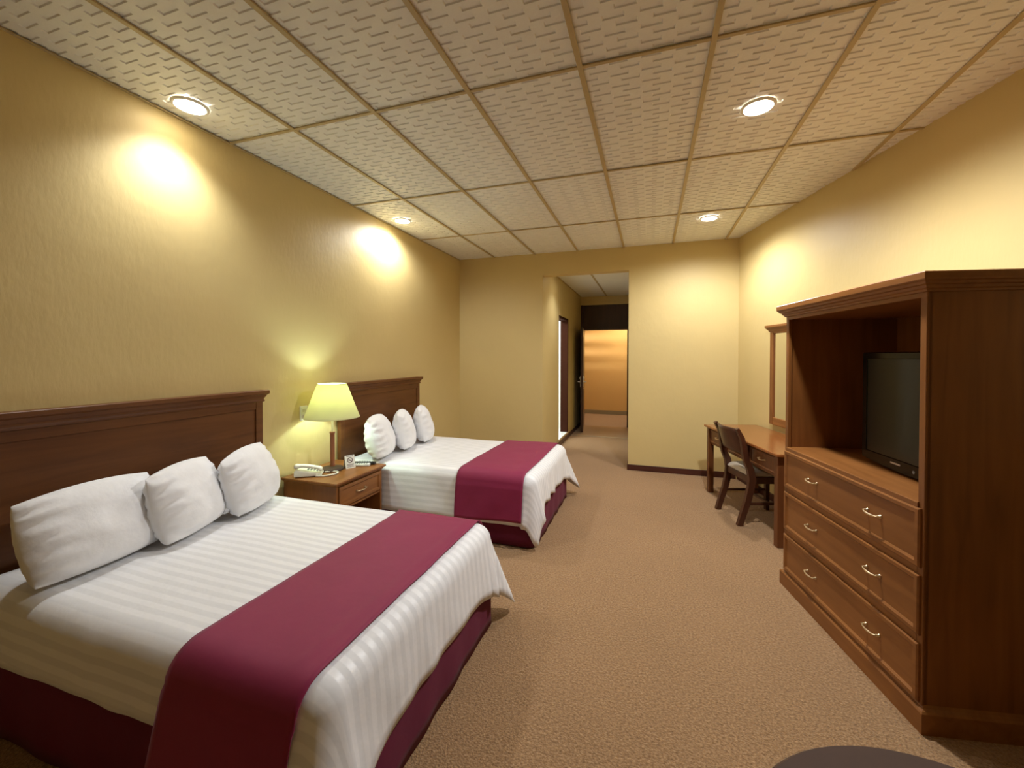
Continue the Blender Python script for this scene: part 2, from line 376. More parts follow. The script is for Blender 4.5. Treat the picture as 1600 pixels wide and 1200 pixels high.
# bathroom behind the doorway
bm = bmesh.new()
box(bm, -.4, HX0-.12, BY1+.3, BY1+.36, 0, 2.5); box(bm, -.4, -.34, 6.2, BY1+.36, 0, 2.5); box(bm, -.4, HX0-.12, 6.15, 6.2, 0, 2.5); box(bm, -.4, HX0-.12, 6.15, BY1+.36, 2.5, 2.56)
o = obj('wall_bathroom', bm, WHITE_T); struct(o, 'brightly lit white bathroom wall seen through the side doorway', 'wall')
o = obox('floor_bathroom', (-.4, HX0+.0, 6.2, BY1+.3, .10, .112), WHITE_T); struct(o, 'white tiled bathroom sill', 'floor')
bm = bmesh.new(); box(bm, HX0-.13, HX0+.006, BY1, BY1+.06, .112, BZ+.04, .003); box(bm, HX0-.13, HX0+.006, BY0, BY1, BZ, BZ+.04, .003)
o = obj('trim_2', bm, plain('matt_dark_frame', (.05, .016, .008), .85, spec=.08)); struct(o, 'dark wooden frame of the bathroom doorway', 'trim')
ld = bpy.data.lights.new('bathroom_light', 'AREA'); ld.energy = 34; ld.color = (.92, 1, .97); ld.size = .7
lo = bpy.data.objects.new('bathroom_light', ld); COL.objects.link(lo); lo.location = (.45, 7.1, 2.47)
# entrance door
d1 = thing('door_1', 'dark wooden entrance door standing open at the hall end', 'door', (DX0, HE+.06, 0)); d1['kind'] = 'structure'
bm = bmesh.new(); box(bm, -.05, 0, -.07, .07, 0, TZ, .004); obj('door_frame', bm, W_DOOR, d1)
bm = bmesh.new(); box(bm, DX1-DX0, DX1-DX0+.045, -.07, .07, 0, TZ, .004); obj('door_frame', bm, W_DOOR, d1)
obox('door_frame', (0, DX1-DX0, -.07, .07, DZ, DZ+.05), W_DOOR, d1, .003)
obox('transom_panel', (0, DX1-DX0, -.02, .02, DZ+.05, TZ), W_DOOR, d1)
bm = bmesh.new(); box(bm, 0, .92, -.022, .022, .012, DZ-.005, .003)
for z0, z1 in ((.15, .85), (1.0, 1.9)): box(bm, .14, .78, -.027, .027, z0, z1, .005)
leaf = obj('door_leaf', bm, W_DOOR, d1); leaf.location = (.012, -.06, 0); leaf.rotation_euler = (0, 0, -math.radians(83.5))
bm = bmesh.new()
for s in (-1, 1):
    box(bm, .83, .875, *sorted((s*.024, s*.036)), .90, 1.12, .004)
    tube(bm, [(.852, s*.03, 1.0), (.852, s*.075, 1.0)], .011, 10); tube(bm, [(.858, s*.073, 1.0), (.82, s*.078, 1.0), (.74, s*.078, .995)], .009, 10)
    t = bmesh.new(); lathe(t, [(.02, 0), (.02, .012), (.012, .016)], 12); bmesh.ops.rotate(t, verts=t.verts, matrix=Matrix.Rotation(-s*PI/2, 3, 'X')); bmesh.ops.translate(t, verts=t.verts, vec=(.852, s*.034, 1.075)); merge(bm, t)
obj('lever_handle', bm, STEEL, leaf, 40, 'satin metal lever handle')
# corridor outside
o = obox('wall_corridor', (.2, 4.6, 11.1, 11.2, 0, 2.9), WALL_C); struct(o, 'warm ochre corridor wall seen through the entrance door', 'wall')
o = obox('floor_corridor', (.2, 4.6, 9.2, 11.1, -.1, 0), FLOOR_C); struct(o, 'pale carpet of the corridor outside', 'floor')
o = obox('baseboard_corridor', (.2, 4.6, 11.085, 11.1, 0, .10), GREY_SKIRT); struct(o, 'grey baseboard of the corridor wall', 'baseboard')
o = obox('ceiling_corridor', (.2, 4.6, 9.32, 11.1, 2.85, 2.9), TILE_M); struct(o, 'ceiling of the corridor outside', 'ceiling')
bm = bmesh.new(); box(bm, .1, .2, 9.2, 11.2, 0, 2.9); box(bm, 4.6, 4.7, 9.2, 11.2, 0, 2.9)
o = obj('wall_corridor_ends', bm, WALL_C); struct(o, 'end walls of the corridor outside', 'wall')
ld = bpy.data.lights.new('corridor_light', 'POINT'); ld.energy = 58; ld.color = (1, .80, .50); ld.shadow_soft_size = .15
lo = bpy.data.objects.new('corridor_light', ld); COL.objects.link(lo); lo.location = (2.3, 10.2, 2.6)

lv = thing('louvre_helper_1', 'unseen louvre slats added to stripe the corridor wall with light', 'louvre_helper', (.75, 9.75, 2.08)); lv['kind'] = 'structure'  # out-of-sight slats, added only to cast light stripes on the corridor wall
for i in range(6):
    z = -.20+i*.08; o = obox('slat', (-.25, .35, -.004, .004, -.02, .02), W_DOOR, lv); o.location = (0, 0, z)
for x0 in (-.27, .35): obox('frame', (x0, x0+.02, -.01, .01, -.26, .26), W_DOOR, lv)
ld = bpy.data.lights.new('louvre_stripe_spot', 'SPOT'); ld.energy = 75; ld.color = (1, .85, .6); ld.spot_size = math.radians(70); ld.spot_blend = 1; ld.shadow_soft_size = .02  # added spot behind the slats that throws the stripes
lo = bpy.data.objects.new('louvre_stripe_spot', ld); COL.objects.link(lo); lo.location = (.55, 9.40, 2.10); lo.rotation_euler = Vector((.75, 1.7, 0)).to_track_quat('-Z', 'Y').to_euler()

# ------------------------------------------------------------------ recessed downlights
def downlight(x, y, z, label, watt=SPOT_W, col=SPOT_COL, ang=SPOT_ANG, blend=SPOT_BLEND):
    t = thing('downlight', label, 'ceiling light', (x, y, z), 0, 'recessed ceiling downlights')
    bm = bmesh.new(); lathe(bm, [(.074, -.003), (.077, -.008), (.087, -.008), (.092, -.003), (.092, .004), (.074, .004)], 32, cap=False); obj('trim_ring', bm, TRIM_M, t, 40)
    bm = bmesh.new(); lathe(bm, [(.075, .003), (.075, -.003), (.055, -.008), (.014, -.010)], 32); obj('lens', bm, LENS_M, t, True)
    ld = bpy.data.lights.new('downlight_lamp', 'SPOT'); ld.energy = watt; ld.color = col; ld.spot_size = ang; ld.spot_blend = blend; ld.shadow_soft_size = .055
    lo = bpy.data.objects.new('downlight_lamp', ld); COL.objects.link(lo); lo.parent = t; lo.location = (0, 0, -.07)
downlight(.20, 1.867, H, 'recessed downlight over the near bed beside the left wall')
downlight(.215, 3.99, H, 'recessed downlight over the far bed beside the left wall', 44, SPOT_COL, math.radians(172), .6)
downlight(3.32, 2.893, H, 'bright recessed downlight above the wardrobe side of the aisle', 160, SPOT_COL, math.radians(165), .8)
downlight(3.31, 4.909, H, 'recessed downlight above the desk and chair', 84, SPOT_COL, math.radians(168), .7)
downlight(1.72, 6.45, HC, 'recessed downlight in the entry hall ceiling', 26)

# ------------------------------------------------------------------ beds
BXF = 1.895; BXH = .10; ZTOP = .565
INS, RZ = .095, .085
def smooth(a, b_, x):
    t = max(0, min(1, (x-a)/(b_-a))); return t*t*(3-2*t)
class Bed:
    def __init__(s, y0, y1, near_hem, foot_hem, far_hem, seed): s.y0, s.y1, s.h0, s.hf, s.h1, s.seed = y0, y1, near_hem, foot_hem, far_hem, seed
    def ztop(s, x, y): return ZTOP + .008*noise.noise((x*1.7, y*1.7, s.seed)) + .003*noise.noise((x*6, y*6, s.seed))
    def roll(s, z0, depth, drop, fold, flare):
        """depth 0..1 along roll then drop: returns offset outwards from inner edge, z"""
    def side(s, p, n, q, hem, flare, wave, extra=0.0, z_in=None):
        """p inner edge point (x,y), n outward dir, q 0..1: 0..0.35 rounding, 0.35..1 hanging"""
        zt = s.ztop(*p) if z_in is None else z_in
        if q <= .35:
            f = q/.35*PI/2; o = INS*math.sin(f); z = zt-RZ*(1-math.cos(f)); nn = Vector((n[0]*math.sin(f), n[1]*math.sin(f), math.cos(f)))
        else:
            h = (q-.35)/.65; o = INS + flare*h + wave*h; z = (zt-RZ)*(1-h)+hem*h; nn = Vector((n[0], n[1], 0))
        P = Vector((p[0]+n[0]*o, p[1]+n[1]*o, z)) + nn*extra
        return P
def make_bed(bd, which):
    y0, y1 = bd.y0, bd.y1; yc = (y0+y1)/2
    b0 = thing('bed', which['bed'], 'bed', (1.0, yc, 0), 0, 'two double beds')
    def lw(x0, x1, a, b_, z0, z1): return (x0-1.0, x1-1.0, a-yc, b_-yc, z0, z1)
    obox('bed_base', lw(.10, BXF-.03, y0+.04, y1-.04, .03, .30), MATT_M, b0, .01)
    obox('mattress', lw(.10, BXF-.028, y0+.045, y1-.045, .305, ZTOP-.03), MATT_M, b0, .05, 60)
    # skirt: gently pleated sheet hanging round three sides
    bm = bmesh.new(); path = []
    nx, ny = 70, 56
    rc = .085
    for i in range(nx): path.append((.10+(BXF-rc-.10)*i/nx, y0, 0, -1))
    for i in range(8): a = -PI/2+PI/2*i/8; path.append((BXF-rc+rc*math.cos(a), y0+rc+rc*math.sin(a), math.cos(a), math.sin(a)))
    for i in range(ny): path.append((BXF, y0+rc+(y1-y0-2*rc)*i/ny, 1, 0))
    for i in range(8): a = PI/2*i/8; path.append((BXF-rc+rc*math.cos(a), y1-rc+rc*math.sin(a), math.cos(a), math.sin(a)))
    for i in range(nx+1): path.append((BXF-rc-(BXF-rc-.10)*i/nx, y1, 0, 1))
    rr = []; Z = [.36, .25, .14, .07, .012]
    for zi, z in enumerate(Z):
        r = []
        for i, (x, y, a, c) in enumerate(path):
            k = zi/(len(Z)-1); cw = .003*k*math.sin(i*.55+bd.seed) + .005*k*noise.noise((i*.11, z*2, bd.seed+5))
            if zi == 0: cw -= .006
            zz = z + (.006*noise.noise((i*.15, 3, bd.seed)) if zi == len(Z)-1 else 0)
            r.append(Vector((x+a*cw-1.0, y+c*cw-yc, zz)))
        rr.append(r)
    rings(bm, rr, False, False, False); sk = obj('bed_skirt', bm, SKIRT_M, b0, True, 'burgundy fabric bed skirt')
    so = sk.modifiers.new('solid', 'SOLIDIFY'); so.thickness = .003
    # ---- bedspread
    bm = bmesh.new(); uvl = bm.loops.layers.uv.new('UVMap'); UV = {}
    xi1 = BXF-INS; ya, yb = y0+INS, y1-INS
    NX, NY = 60, 44
    xs = [BXH+(xi1-BXH)*i/NX for i in range(NX+1)]; ys = [ya+(yb-ya)*j/NY for j in range(NY+1)]
    grid = []
    for x in xs:
        row = []
        for y in ys:
            v = bm.verts.new((x, y, bd.ztop(x, y))); UV[v] = (x, y); row.append(v)
        grid.append(row)
    for i in range(NX):
        for j in range(NY): bm.faces.new((grid[i][j], grid[i+1][j], grid[i+1][j+1], grid[i][j+1]))
    bound = []                                             # (vert, p, n, kind, t)
    NC = 14
    for i in range(NX): bound.append((grid[i][0], (xs[i], ya), (0, -1), 'n', xs[i]))
    for k in range(NC+1):
        a = -PI/2+PI/2*k/NC; bound.append((grid[NX][0], (xi1, ya), (math.cos(a), math.sin(a)), 'c0', k/NC))
    for j in range(1, NY): bound.append((grid[NX][j], (xi1, ys[j]), (1, 0), 'f', ys[j]))
    for k in range(NC+1):
        a = PI/2*k/NC; bound.append((grid[NX][NY], (xi1, yb), (math.cos(a), math.sin(a)), 'c1', k/NC))
    for i in range(NX-1, -1, -1): bound.append((grid[i][NY], (xs[i], yb), (0, 1), 'm', xs[i]))
    Q = [.06, .12, .18, .24, .30, .35, .42, .5, .58, .66, .74, .82, .9, 1.0]
    prev = [b_[0] for b_ in bound]
    def par(kind, t, idx):
        nz = noise.noise((idx*.16, bd.seed, 0))
        if kind == 'n': return bd.h0+.010*nz + bd.n_slope*(t-.1), .028, which['fold']*.4*math.sin(idx*.5)
        if kind == 'm': return bd.h1+.02*nz, .03, .01*math.sin(idx*.6)
        if kind == 'f':
            e = max(0, 1-min(t-ya, yb-t)/.28)
            return bd.hf+which['ragged']*nz-.06*e*e, .018+.02*e, which['fold']*math.sin(idx*.62+1.3*math.sin(idx*.21))
        tip = math.exp(-((t-which['tip'])/.25)**2)
        base = (bd.h0+bd.n_slope*1.6 if kind == 'c0' else bd.h1)*(1-t if kind == 'c0' else t) + (bd.hf-.06)*(t if kind == 'c0' else 1-t)
        drop = which['drop0'] if kind == 'c0' else which['drop1']
        fl = which['flare0'] if kind == 'c0' else which['flare1']
        return max(.035, base-drop*tip), .04+fl*tip, .012*(1+math.cos(t*PI*4+.6))*(1-.5*tip)
    for q in Q:
        cur = []; 
        for idx, (v0, p, n, kind, t) in enumerate(bound):
            hem, flare, wave = par(kind, t, idx)
            P = bd.side(p, n, q, hem, flare, wave, 0, bd.ztop(*p))
            P += Vector((n[0], n[1], 0))*(.004*noise.noise((P.x*9, P.y*9, P.z*9+bd.seed)))*min(1, q/.35)
            v = bm.verts.new(P); arc = (INS*q/.35 if q < .35 else INS+(ZTOP-RZ-hem)*(q-.35)/.65)
            UV[v] = (p[0]+n[0]*arc, p[1]+n[1]*arc); cur.append(v)
        for i in range(len(bound)-1):
            a, b_, c, d = prev[i], prev[i+1], cur[i+1], cur[i]
            if a is b_: bm.faces.new((a, c, d))
            else: bm.faces.new((a, b_, c, d))
        prev = cur
    for f in bm.faces:
        for lp in f.loops: lp[uvl].uv = UV[lp.vert]
    sp = obj('bedspread', bm, SHEET_M, None, True); tag(sp, which['sheet'], 'bedspread', 'white bedspreads')
    so = sp.modifiers.new('solid', 'SOLIDIFY'); so.thickness = .004; so.offset = -1
    # ---- runner lying across the foot end
    bm = bmesh.new(); xa, xb = which['rx']; NR = 26
    cols = []
    for i in range(NR+1):
        t = i/NR; x = xa+(xb-xa)*t; col = []
        ex = .007
        hn = which['rhem0'] + which['rtilt']*t + .006*noise.noise((x*7, 1, bd.seed)); hf_ = bd.h1+.06
        for q in [1, .95, .88, .8, .72, .64, .56, .48, .42, .38, .35, .30, .24, .18, .12, .06]:
            hem = bd.h0+bd.n_slope*(x-.1)
            P = bd.side((x, ya), (0, -1), q, hn, .028*(bd.ztop(x, ya)-RZ-hn)/max(.05, bd.ztop(x, ya)-RZ-hem), 0, ex+(.012 if q > .35 else .006*q/.35), bd.ztop(x, ya))
            P.y -= max(0, q-.35)*(.010+which['rfold']*(1+math.sin(t*9+q*5+2*noise.noise((x*5, q*3, bd.seed)))))
            col.append(P)
        for j in range(NY+1):
            y = ys[j]; P = Vector((x, y, bd.ztop(x, y)+ex+.004*math.exp(-((x-xb+.075+.02*math.sin(2.5*y))/.012)**2)+.004*max(0, noise.noise((x*8+y*2.5, y*1.5, bd.seed+9))))); col.append(P)
        for q in [.06, .12, .18, .24, .30, .35, .42, .5, .6, .7, .8, .9, 1]:
            col.append(bd.side((x, yb), (0, 1), q, hf_, .03, .012, ex+.006, bd.ztop(x, yb)))
        cols.append(col)
    rings(bm, cols, False, False, False)
    rn = obj('bed_runner', bm, RUN_M, None, True); tag(rn, which['runner'], 'bed runner', 'burgundy bed runners')
    so = rn.modifiers.new('solid', 'SOLIDIFY'); so.thickness = .004; so.offset = 1
bedA = Bed(1.055, 2.37, .325, .245, .20, 3.1); bedA.n_slope = .02
bedB = Bed(3.235, 4.555, .165, .275, .20, 8.4); bedB.n_slope = .008
make_bed(bedA, dict(bed='near double bed with burgundy skirt, in front of the left headboard', sheet='white striped bedspread draped over the near bed',
    runner='burgundy runner across the foot of the near bed', fold=.004, ragged=.008, tip=.55, drop0=.16, drop1=.14, flare0=.07, flare1=.12, rx=(1.30, 1.815), rhem0=.12, rtilt=0, rfold=.002))
make_bed(bedB, dict(bed='far double bed with burgundy skirt, beyond the nightstand', sheet='white striped bedspread draped over the far bed',
    runner='burgundy runner across the foot of the far bed', fold=.010, ragged=.03, tip=.5, drop0=.16, drop1=.14, flare0=.02, flare1=.14, rx=(1.225, 1.80), rhem0=.20, rtilt=.02, rfold=.010))

# ------------------------------------------------------------------ pillows
def pillow(cx, cy, w_, h_, t_, lean, yaw, seed, label, roll=0, zb=None):
    """w_ along y, h_ tall, t_ thick; local x = thickness, stands on its long edge"""
    bm = bmesh.new(); N = 36
    def pt(u, v, sgn):
        pinch_u = 1-.10*v*v*(1-.3*abs(u)) ; pinch_v = 1-.12*u*u
        y = w_/2*u*pinch_u; z = h_/2*v*pinch_v
        k = max(0, (1-abs(u)**2.6))**.55*max(0, (1-abs(v)**2.6))**.55
        x = sgn*t_/2*k*(1-.18*v)
        edge = abs(u)**3*(1-abs(u)**8)
        x += sgn*(.018 if u < 0 else .009)*edge*math.sin(v*19+seed*3+3*noise.noise((u*3, v*3, seed)))
        x += .012*k*noise.noise((u*2.2, v*2.2, seed+sgn))
        return Vector((x, y, z))
    V = {}
    for sgn in (1, -1):
        for i in range(N+1):
            for j in range(N+1):
                u = math.sin((-1+2*i/N)*PI/2); v = math.sin((-1+2*j/N)*PI/2)
                if sgn == -1 and (i in (0, N) or j in (0, N)): V[(sgn, i, j)] = V[(1, i, j)]; continue
                V[(sgn, i, j)] = bm.verts.new(pt(u, v, sgn))
        for i in range(N):
            for j in range(N):
                try: bm.faces.new((V[(sgn, i, j)], V[(sgn, i+1, j)], V[(sgn, i+1, j+1)], V[(sgn, i, j+1)]))
                except ValueError: pass
    R = Matrix.Rotation(yaw, 3, 'Z') @ Matrix.Rotation(-lean, 3, 'Y') @ Matrix.Rotation(roll, 3, 'X')
    for v in bm.verts: v.co = R @ v.co
    zmin = min(v.co.z for v in bm.verts)
    # the lower edge squashes where it rests on the bed
    for v in bm.verts:
        dz = v.co.z-zmin
        if dz < .05: v.co.z = zmin+.022+dz*.56
    o = obj('pillow', bm, PILLOW_M, None, True)
    o.location = (cx, cy, (zb or ZTOP+.012)-zmin-.022)
    tag(o, label, 'pillow', 'white bed pillows'); return o
pillow(.37, 1.345, .54, .395, .20, .36, .12, 1.0, 'wide white pillow nearest the viewer on the near bed')
pillow(.385, 1.715, .50, .39, .22, .27, .44, 2.3, 'middle white pillow on the near bed')
pillow(.375, 2.085, .49, .39, .22, .25, .42, 3.7, 'white pillow on the near bed, closest to the table lamp', .05)
pillow(.33, 3.44, .50, .41, .22, .25, .36, 4.2, 'puckered white pillow on the far bed beside the nightstand', -.04)
pillow(.34, 3.82, .45, .41, .21, .20, .44, 5.9, 'middle white pillow on the far bed')
pillow(.34, 4.20, .45, .41, .20, .20, .44, 7.3, 'white pillow on the far bed nearest the end wall')

# ------------------------------------------------------------------ headboards
def headboard(y0, y1, label):
    yc = (y0+y1)/2; hw = (y1-y0)/2
    t = thing('headboard', label, 'headboard', (.0, yc, 0), 0, 'wooden headboards')
    X0 = .016
    bm = bmesh.new(); box(bm, X0, .045, -hw+.03, hw-.03, .25, 1.19); obj('panel', bm, W_DARK_Y, t)
    for s in (-1, 1):
        a, b_ = sorted((s*hw, s*(hw-.055))); obox('stile', (X0, .056, a, b_, .20, 1.19), W_DARK_Y, t, .004)
    obox('rail', (X0, .054, -hw+.054, hw-.054, 1.12, 1.185), W_DARK_Y, t, .004)
    bm = bmesh.new(); molding(bm, X0, .058, -hw, hw, [(0, 1.172), (.006, 1.174), (.008, 1.182), (.004, 1.190), (.004, 1.198), (.010, 1.206), (.018, 1.222), (.028, 1.230), (.030, 1.234), (.030, 1.253), (.026, 1.256)], (0, 1, 1, 1))
    obj('crown_moulding', bm, W_DARK_Y, t)
headboard(1.07, 2.447, 'dark wooden headboard behind the near bed')
headboard(3.238, 4.595, 'dark wooden headboard behind the far bed')

# ------------------------------------------------------------------ nightstand (front looks along +x, built turned: local -y is the front)
NSX0, NSX1, NSY0, NSY1, NZ = .03, .53, 2.645, 3.19, .565
ns = thing('nightstand', 'brown wooden nightstand with one drawer between the two beds', 'nightstand', (.28, (NSY0+NSY1)/2, 0), PI/2)
hw = (NSY1-NSY0)/2; hd = .25
for s in (-1, 1):
    a, b_ = sorted((s*hw, s*(hw-.022))); obox('side_panel', (a, b_, -hd, hd, .0, NZ-.035), W_MED_Z, ns, .002)
obox('back_panel', (-hw+.022, hw-.022, hd-.012, hd, .05, NZ-.035), W_MED_Z, ns)
obox('lower_shelf', (-hw+.022, hw-.022, -hd+.01, hd-.012, .07, .09), W_MED_X, ns)
obox('divider_shelf', (-hw+.022, hw-.022, -hd+.004, hd-.012, .335, .352), W_MED_X, ns)
bm = bmesh.new(); molding(bm, -hw, hw, -hd, hd, [(0, NZ-.036), (.006, NZ-.034), (.010, NZ-.024), (.022, NZ-.018), (.026, NZ-.012), (.026, NZ-.003), (.023, NZ)], (1, 1, 1, 0)); obj('top', bm, W_MED_X, ns)
def drawer(parent, x0, x1, z0, z1, yf, mat, handles, thick=.02, rim=.028, depth=.012, half=.05):
    """framed drawer front: proud rim, recessed field"""
    bm = bmesh.new()
    def ring(i, y): return [Vector((x0+i, y, z0+i)), Vector((x1-i, y, z0+i)), Vector((x1-i, y, z1-i)), Vector((x0+i, y, z1-i))]
    rings(bm, [ring(0, yf+thick), ring(0, yf+.005), ring(.006, yf), ring(rim*.7, yf), ring(rim*.8, yf+depth*.35), ring(rim, yf+depth), ring(rim+.004, yf+depth)])
    dr = obj('drawer', bm, mat, parent)
    for hx, hz in handles: bail_handle(dr, hx, hz, yf+depth, half)
    return dr
drawer(ns, -hw+.026, hw-.026, .36, NZ-.045, -hd-.012, W_MED_X, [(0, .44)], rim=.032)

# table lamp
LX, LY = .245, 2.925
lp = thing('table_lamp', 'lit table lamp with cream cone shade on the nightstand', 'lamp', (LX, LY, NZ))
bm = bmesh.new(); lathe(bm, [(.086, .001), (.088, .012), (.082, .022), (.05, .027), (.022, .032)], 32); obj('base', bm, W_TABLE, lp, 40)
bm = bmesh.new(); lathe(bm, [(.022, .030), (.022, .045), (.0185, .05), (.0185, .30), (.022, .305), (.022, .315)], 20); obj('wooden_column', bm, wood('reddish_lamp_wood', (.20, .06, .025), (.32, .11, .045), 'Z'), lp, 40)
bm = bmesh.new(); lathe(bm, [(.009, .314), (.009, .44), (.018, .445), (.018, .48), (.013, .482)], 16); obj('rod', bm, CREAM_ROD, lp, 40)
bm = bmesh.new(); lathe(bm, [(.212, .435), (.213, .437), (.112, .712), (.110, .712), (.210, .437)], 48, cap=False)
vs_ = None; sh = obj('shade', bm, SHADE_M, lp, 40, 'cream fabric cone shade')
for rr_, zz in ((.2125, .436), (.1115, .711)):
    bm = bmesh.new(); tube(bm, [(rr_*math.cos(a*PI/24), rr_*math.sin(a*PI/24), zz) for a in range(49)], .003, 6)
    obj('shade_rim', bm, SHADE_M, sh, True)
bm = bmesh.new(); lathe(bm, [(.012, .482), (.020, .50), (.030, .525), (.028, .548), (.016, .565), (.004, .57)], 16); obj('bulb', bm, BULB_M, lp, True)
ld = bpy.data.lights.new('table_lamp_bulb', 'POINT'); ld.energy = LAMP_W; ld.color = LAMP_COL; ld.shadow_soft_size = .03
lo = bpy.data.objects.new('table_lamp_bulb', ld); COL.objects.link(lo); lo.parent = lp; lo.location = (0, 0, .605)

# telephone
ph = thing('telephone', 'ivory push-button telephone with coiled cord on the nightstand', 'telephone', (.185, 2.745, NZ), math.radians(35)); ph.scale = (.92, .92, .92)
bm = bmesh.new()
rr = []
for x, z in ((-.105, .058), (-.10, .064), (.095, .026), (.105, .018)): rr.append((x, z))
prof = [(-.108, .006), (-.108, .056), (-.098, .064), (.098, .024), (.104, .016), (.104, .006)]
A_ = [Vector((x, -.075, z)) for x, z in prof]; B_ = [Vector((x, .075, z)) for x, z in prof]
rings(bm, [A_, B_]); bmesh.ops.bevel(bm, geom=list(bm.edges), offset=.005, segments=2, affect='EDGES'); obj('body', bm, PLASTIC_W, ph, 40)
bm = bmesh.new()
for i in range(4):
    for k in range(3):
        x = -.02+i*.024; box(bm, x, x+.016, .0+k*.02, .014+k*.02, .064-(x+.098)*.204-.003, .064-(x+.098)*.204+.004, .001)
obj('keypad', bm, BTN_M, ph)
bm = bmesh.new()
rr = []
for i in range(15):
    u = -1+2*i/14; x = u*.108; zc = .094-.038*(u+1)/2*.95 + .012*(1-u*u); hh = .017+.010*smooth(.55, .9, abs(u)); ww = .023+.006*smooth(.5, .9, abs(u))
    if abs(u) > .97: hh *= .7; ww *= .8
    rr.append([Vector((x, -.043+ww*math.cos(a*PI/6), zc-.004*smooth(.5, .9, abs(u))+hh*math.sin(a*PI/6)*.9)) for a in range(12)])
rings(bm, rr); obj('handset', bm, PLASTIC_W, ph, True)
bm = bmesh.new(); pts = []
ctrl = [(.06, -.082, .010), (.14, -.090, .008), (.21, -.050, .008), (.225, .005, .008), (.18, .035, .008), (.11, .028, .010)]
for i in range(len(ctrl)-1):
    p0, p1, p2, p3 = [Vector(ctrl[max(0, min(len(ctrl)-1, i+k))]) for k in (-1, 0, 1, 2)]
    for s in range(8):
        t = s/8; pts.append(.5*((2*p1)+(p2-p0)*t+(2*p0-5*p1+4*p2-p3)*t*t+(3*p1-p0-3*p2+p3)*t**3))
tube(bm, pts, [.0065+.0012*(i % 2) for i in range(len(pts))], 8); obj('coiled_cord', bm, PLASTIC_W, ph, True)
# no smoking card
cd = thing('no_smoking_card', 'small white folded no smoking card beside the lamp base', 'card', (.338, 3.02, NZ+.0), math.radians(66))
bm = bmesh.new(); rings(bm, [[Vector((-.042, -.020, 0)), Vector((.042, -.020, 0)), Vector((.042, -.018, 0)), Vector((-.042, -.018, 0))], [Vector((-.042, .006, .105)), Vector((.042, .006, .105)), Vector((.042, .008, .105)), Vector((-.042, .008, .105))]])
rings(bm, [[Vector((-.042, .032, 0)), Vector((.042, .032, 0)), Vector((.042, .034, 0)), Vector((-.042, .034, 0))], [Vector((-.042, .006, .105)), Vector((.042, .006, .105)), Vector((.042, .008, .105)), Vector((-.042, .008, .105))]])
obj('card', bm, PAPER, cd)
def cp(u, z, off=.0012): return Vector((u, -.020+.026*z/.105-off, z))
bm = bmesh.new(); N = 28; cz = .066
o_ = [cp(.023*math.cos(2*PI*i/N), cz+.023*math.sin(2*PI*i/N)) for i in range(N)]; i_ = [cp(.018*math.cos(2*PI*i/N), cz+.018*math.sin(2*PI*i/N)) for i in range(N)]
rings(bm, [o_, i_], True, False, False)
def strip(u0, z0, u1, z1, wd_):
    d = Vector((u1-u0, z1-z0)).normalized(); n = Vector((-d.y, d.x))*wd_/2
    bm.faces.new([bm.verts.new(cp(a, c)) for a, c in ((u0+n.x, z0+n.y), (u1+n.x, z1+n.y), (u1-n.x, z1-n.y), (u0-n.x, z0-n.y))])
strip(-.014, cz+.014, .014, cz-.014, .005); strip(-.014, cz-.002, .012, cz-.002, .005); strip(.009, cz+.004, .011, cz+.011, .002)
strip(-.028, .098, .028, .098, .004); strip(-.032, .031, .032, .031, .004); strip(-.026, .022, .026, .022, .003); strip(-.030, .012, .030, .012, .003)
obj('print', bm, INK, cd, False, 'dark no smoking symbol with small print lines')
# remote controls
def remote(loc, rot, mat, btn, label, ln=.17, wd_=.05):
    t = thing('remote_control', label, 'remote control', loc, rot, 'remote controls on the nightstand')
    bm = bmesh.new(); box(bm, -ln/2, ln/2, -wd_/2, wd_/2, 0, .022, .007); obj('body', bm, mat, t, 40)
    bm = bmesh.new()
    for i in range(6):
        for k in range(3): box(bm, -ln*.3+i*ln*.12, -ln*.3+i*ln*.12+.010, -.017+k*.013, -.009+k*.013, .021, .0245, .001)
    obj('buttons', bm, btn, t)
remote((.385, 3.095, NZ), math.radians(22), PLASTIC_R, BTN_M, 'white remote control lying on the nightstand', .16)
remote((.385, 3.155, NZ), math.radians(18), PLASTIC_B, BTN_M, 'black remote control behind the white one on the nightstand', .18, .045)
# wall outlet
ou = thing('wall_outlet', 'ivory electrical wall plate behind the table lamp', 'outlet', (0, 2.87, 1.03))
obox('plate', (.0, .007, -.038, .038, -.06, .06), PLASTIC_W, ou, .002)
SOCK = plain('socket_beige', (.6, .55, .42), .5)
for z in (-.025, .025): obox('socket', (.006, .009, -.016, .016, z-.013, z+.013), SOCK, ou, .001)

# ------------------------------------------------------------------ wardrobe / television cabinet
AROT = math.atan2(-.9834, .1815)
ar = thing('tv_armoire', 'tall brown wooden television armoire with three drawers', 'armoire', (3.566, 3.318, 0), AROT)
AW = 1.12; AD = .66; AT = 1.838
bm = bmesh.new(); molding(bm, .02, AW-.02, .018, AD, [(.022, 0), (.022, .082), (.017, .090), (.006, .096), (.0, .106)], (1, 1, 1, 0)); obj('plinth', bm, W_MED_X, ar)
obox('side_panel', (.02, .045, .02, AD, .10, 1.77), W_MED_Z, ar); obox('side_panel', (AW-.045, AW-.02, .02, AD, .10, 1.77), W_MED_Z, ar)
obox('back_panel', (.045, AW-.045, AD-.012, AD, .10, 1.77), W_MED_Z, ar)
obox('stile', (.02, .052, .012, .034, .10, 1.745), W_MED_Z, ar, .003); obox('stile', (AW-.052, AW-.02, .012, .034, .10, 1.745), W_MED_Z, ar, .003)
obox('top_rail', (.02, AW-.02, .012, .034, 1.742, 1.78), W_MED_X, ar, .003)
obox('top_board', (.045, AW-.045, .034, AD-.012, 1.745, 1.765), W_MED_X, ar)
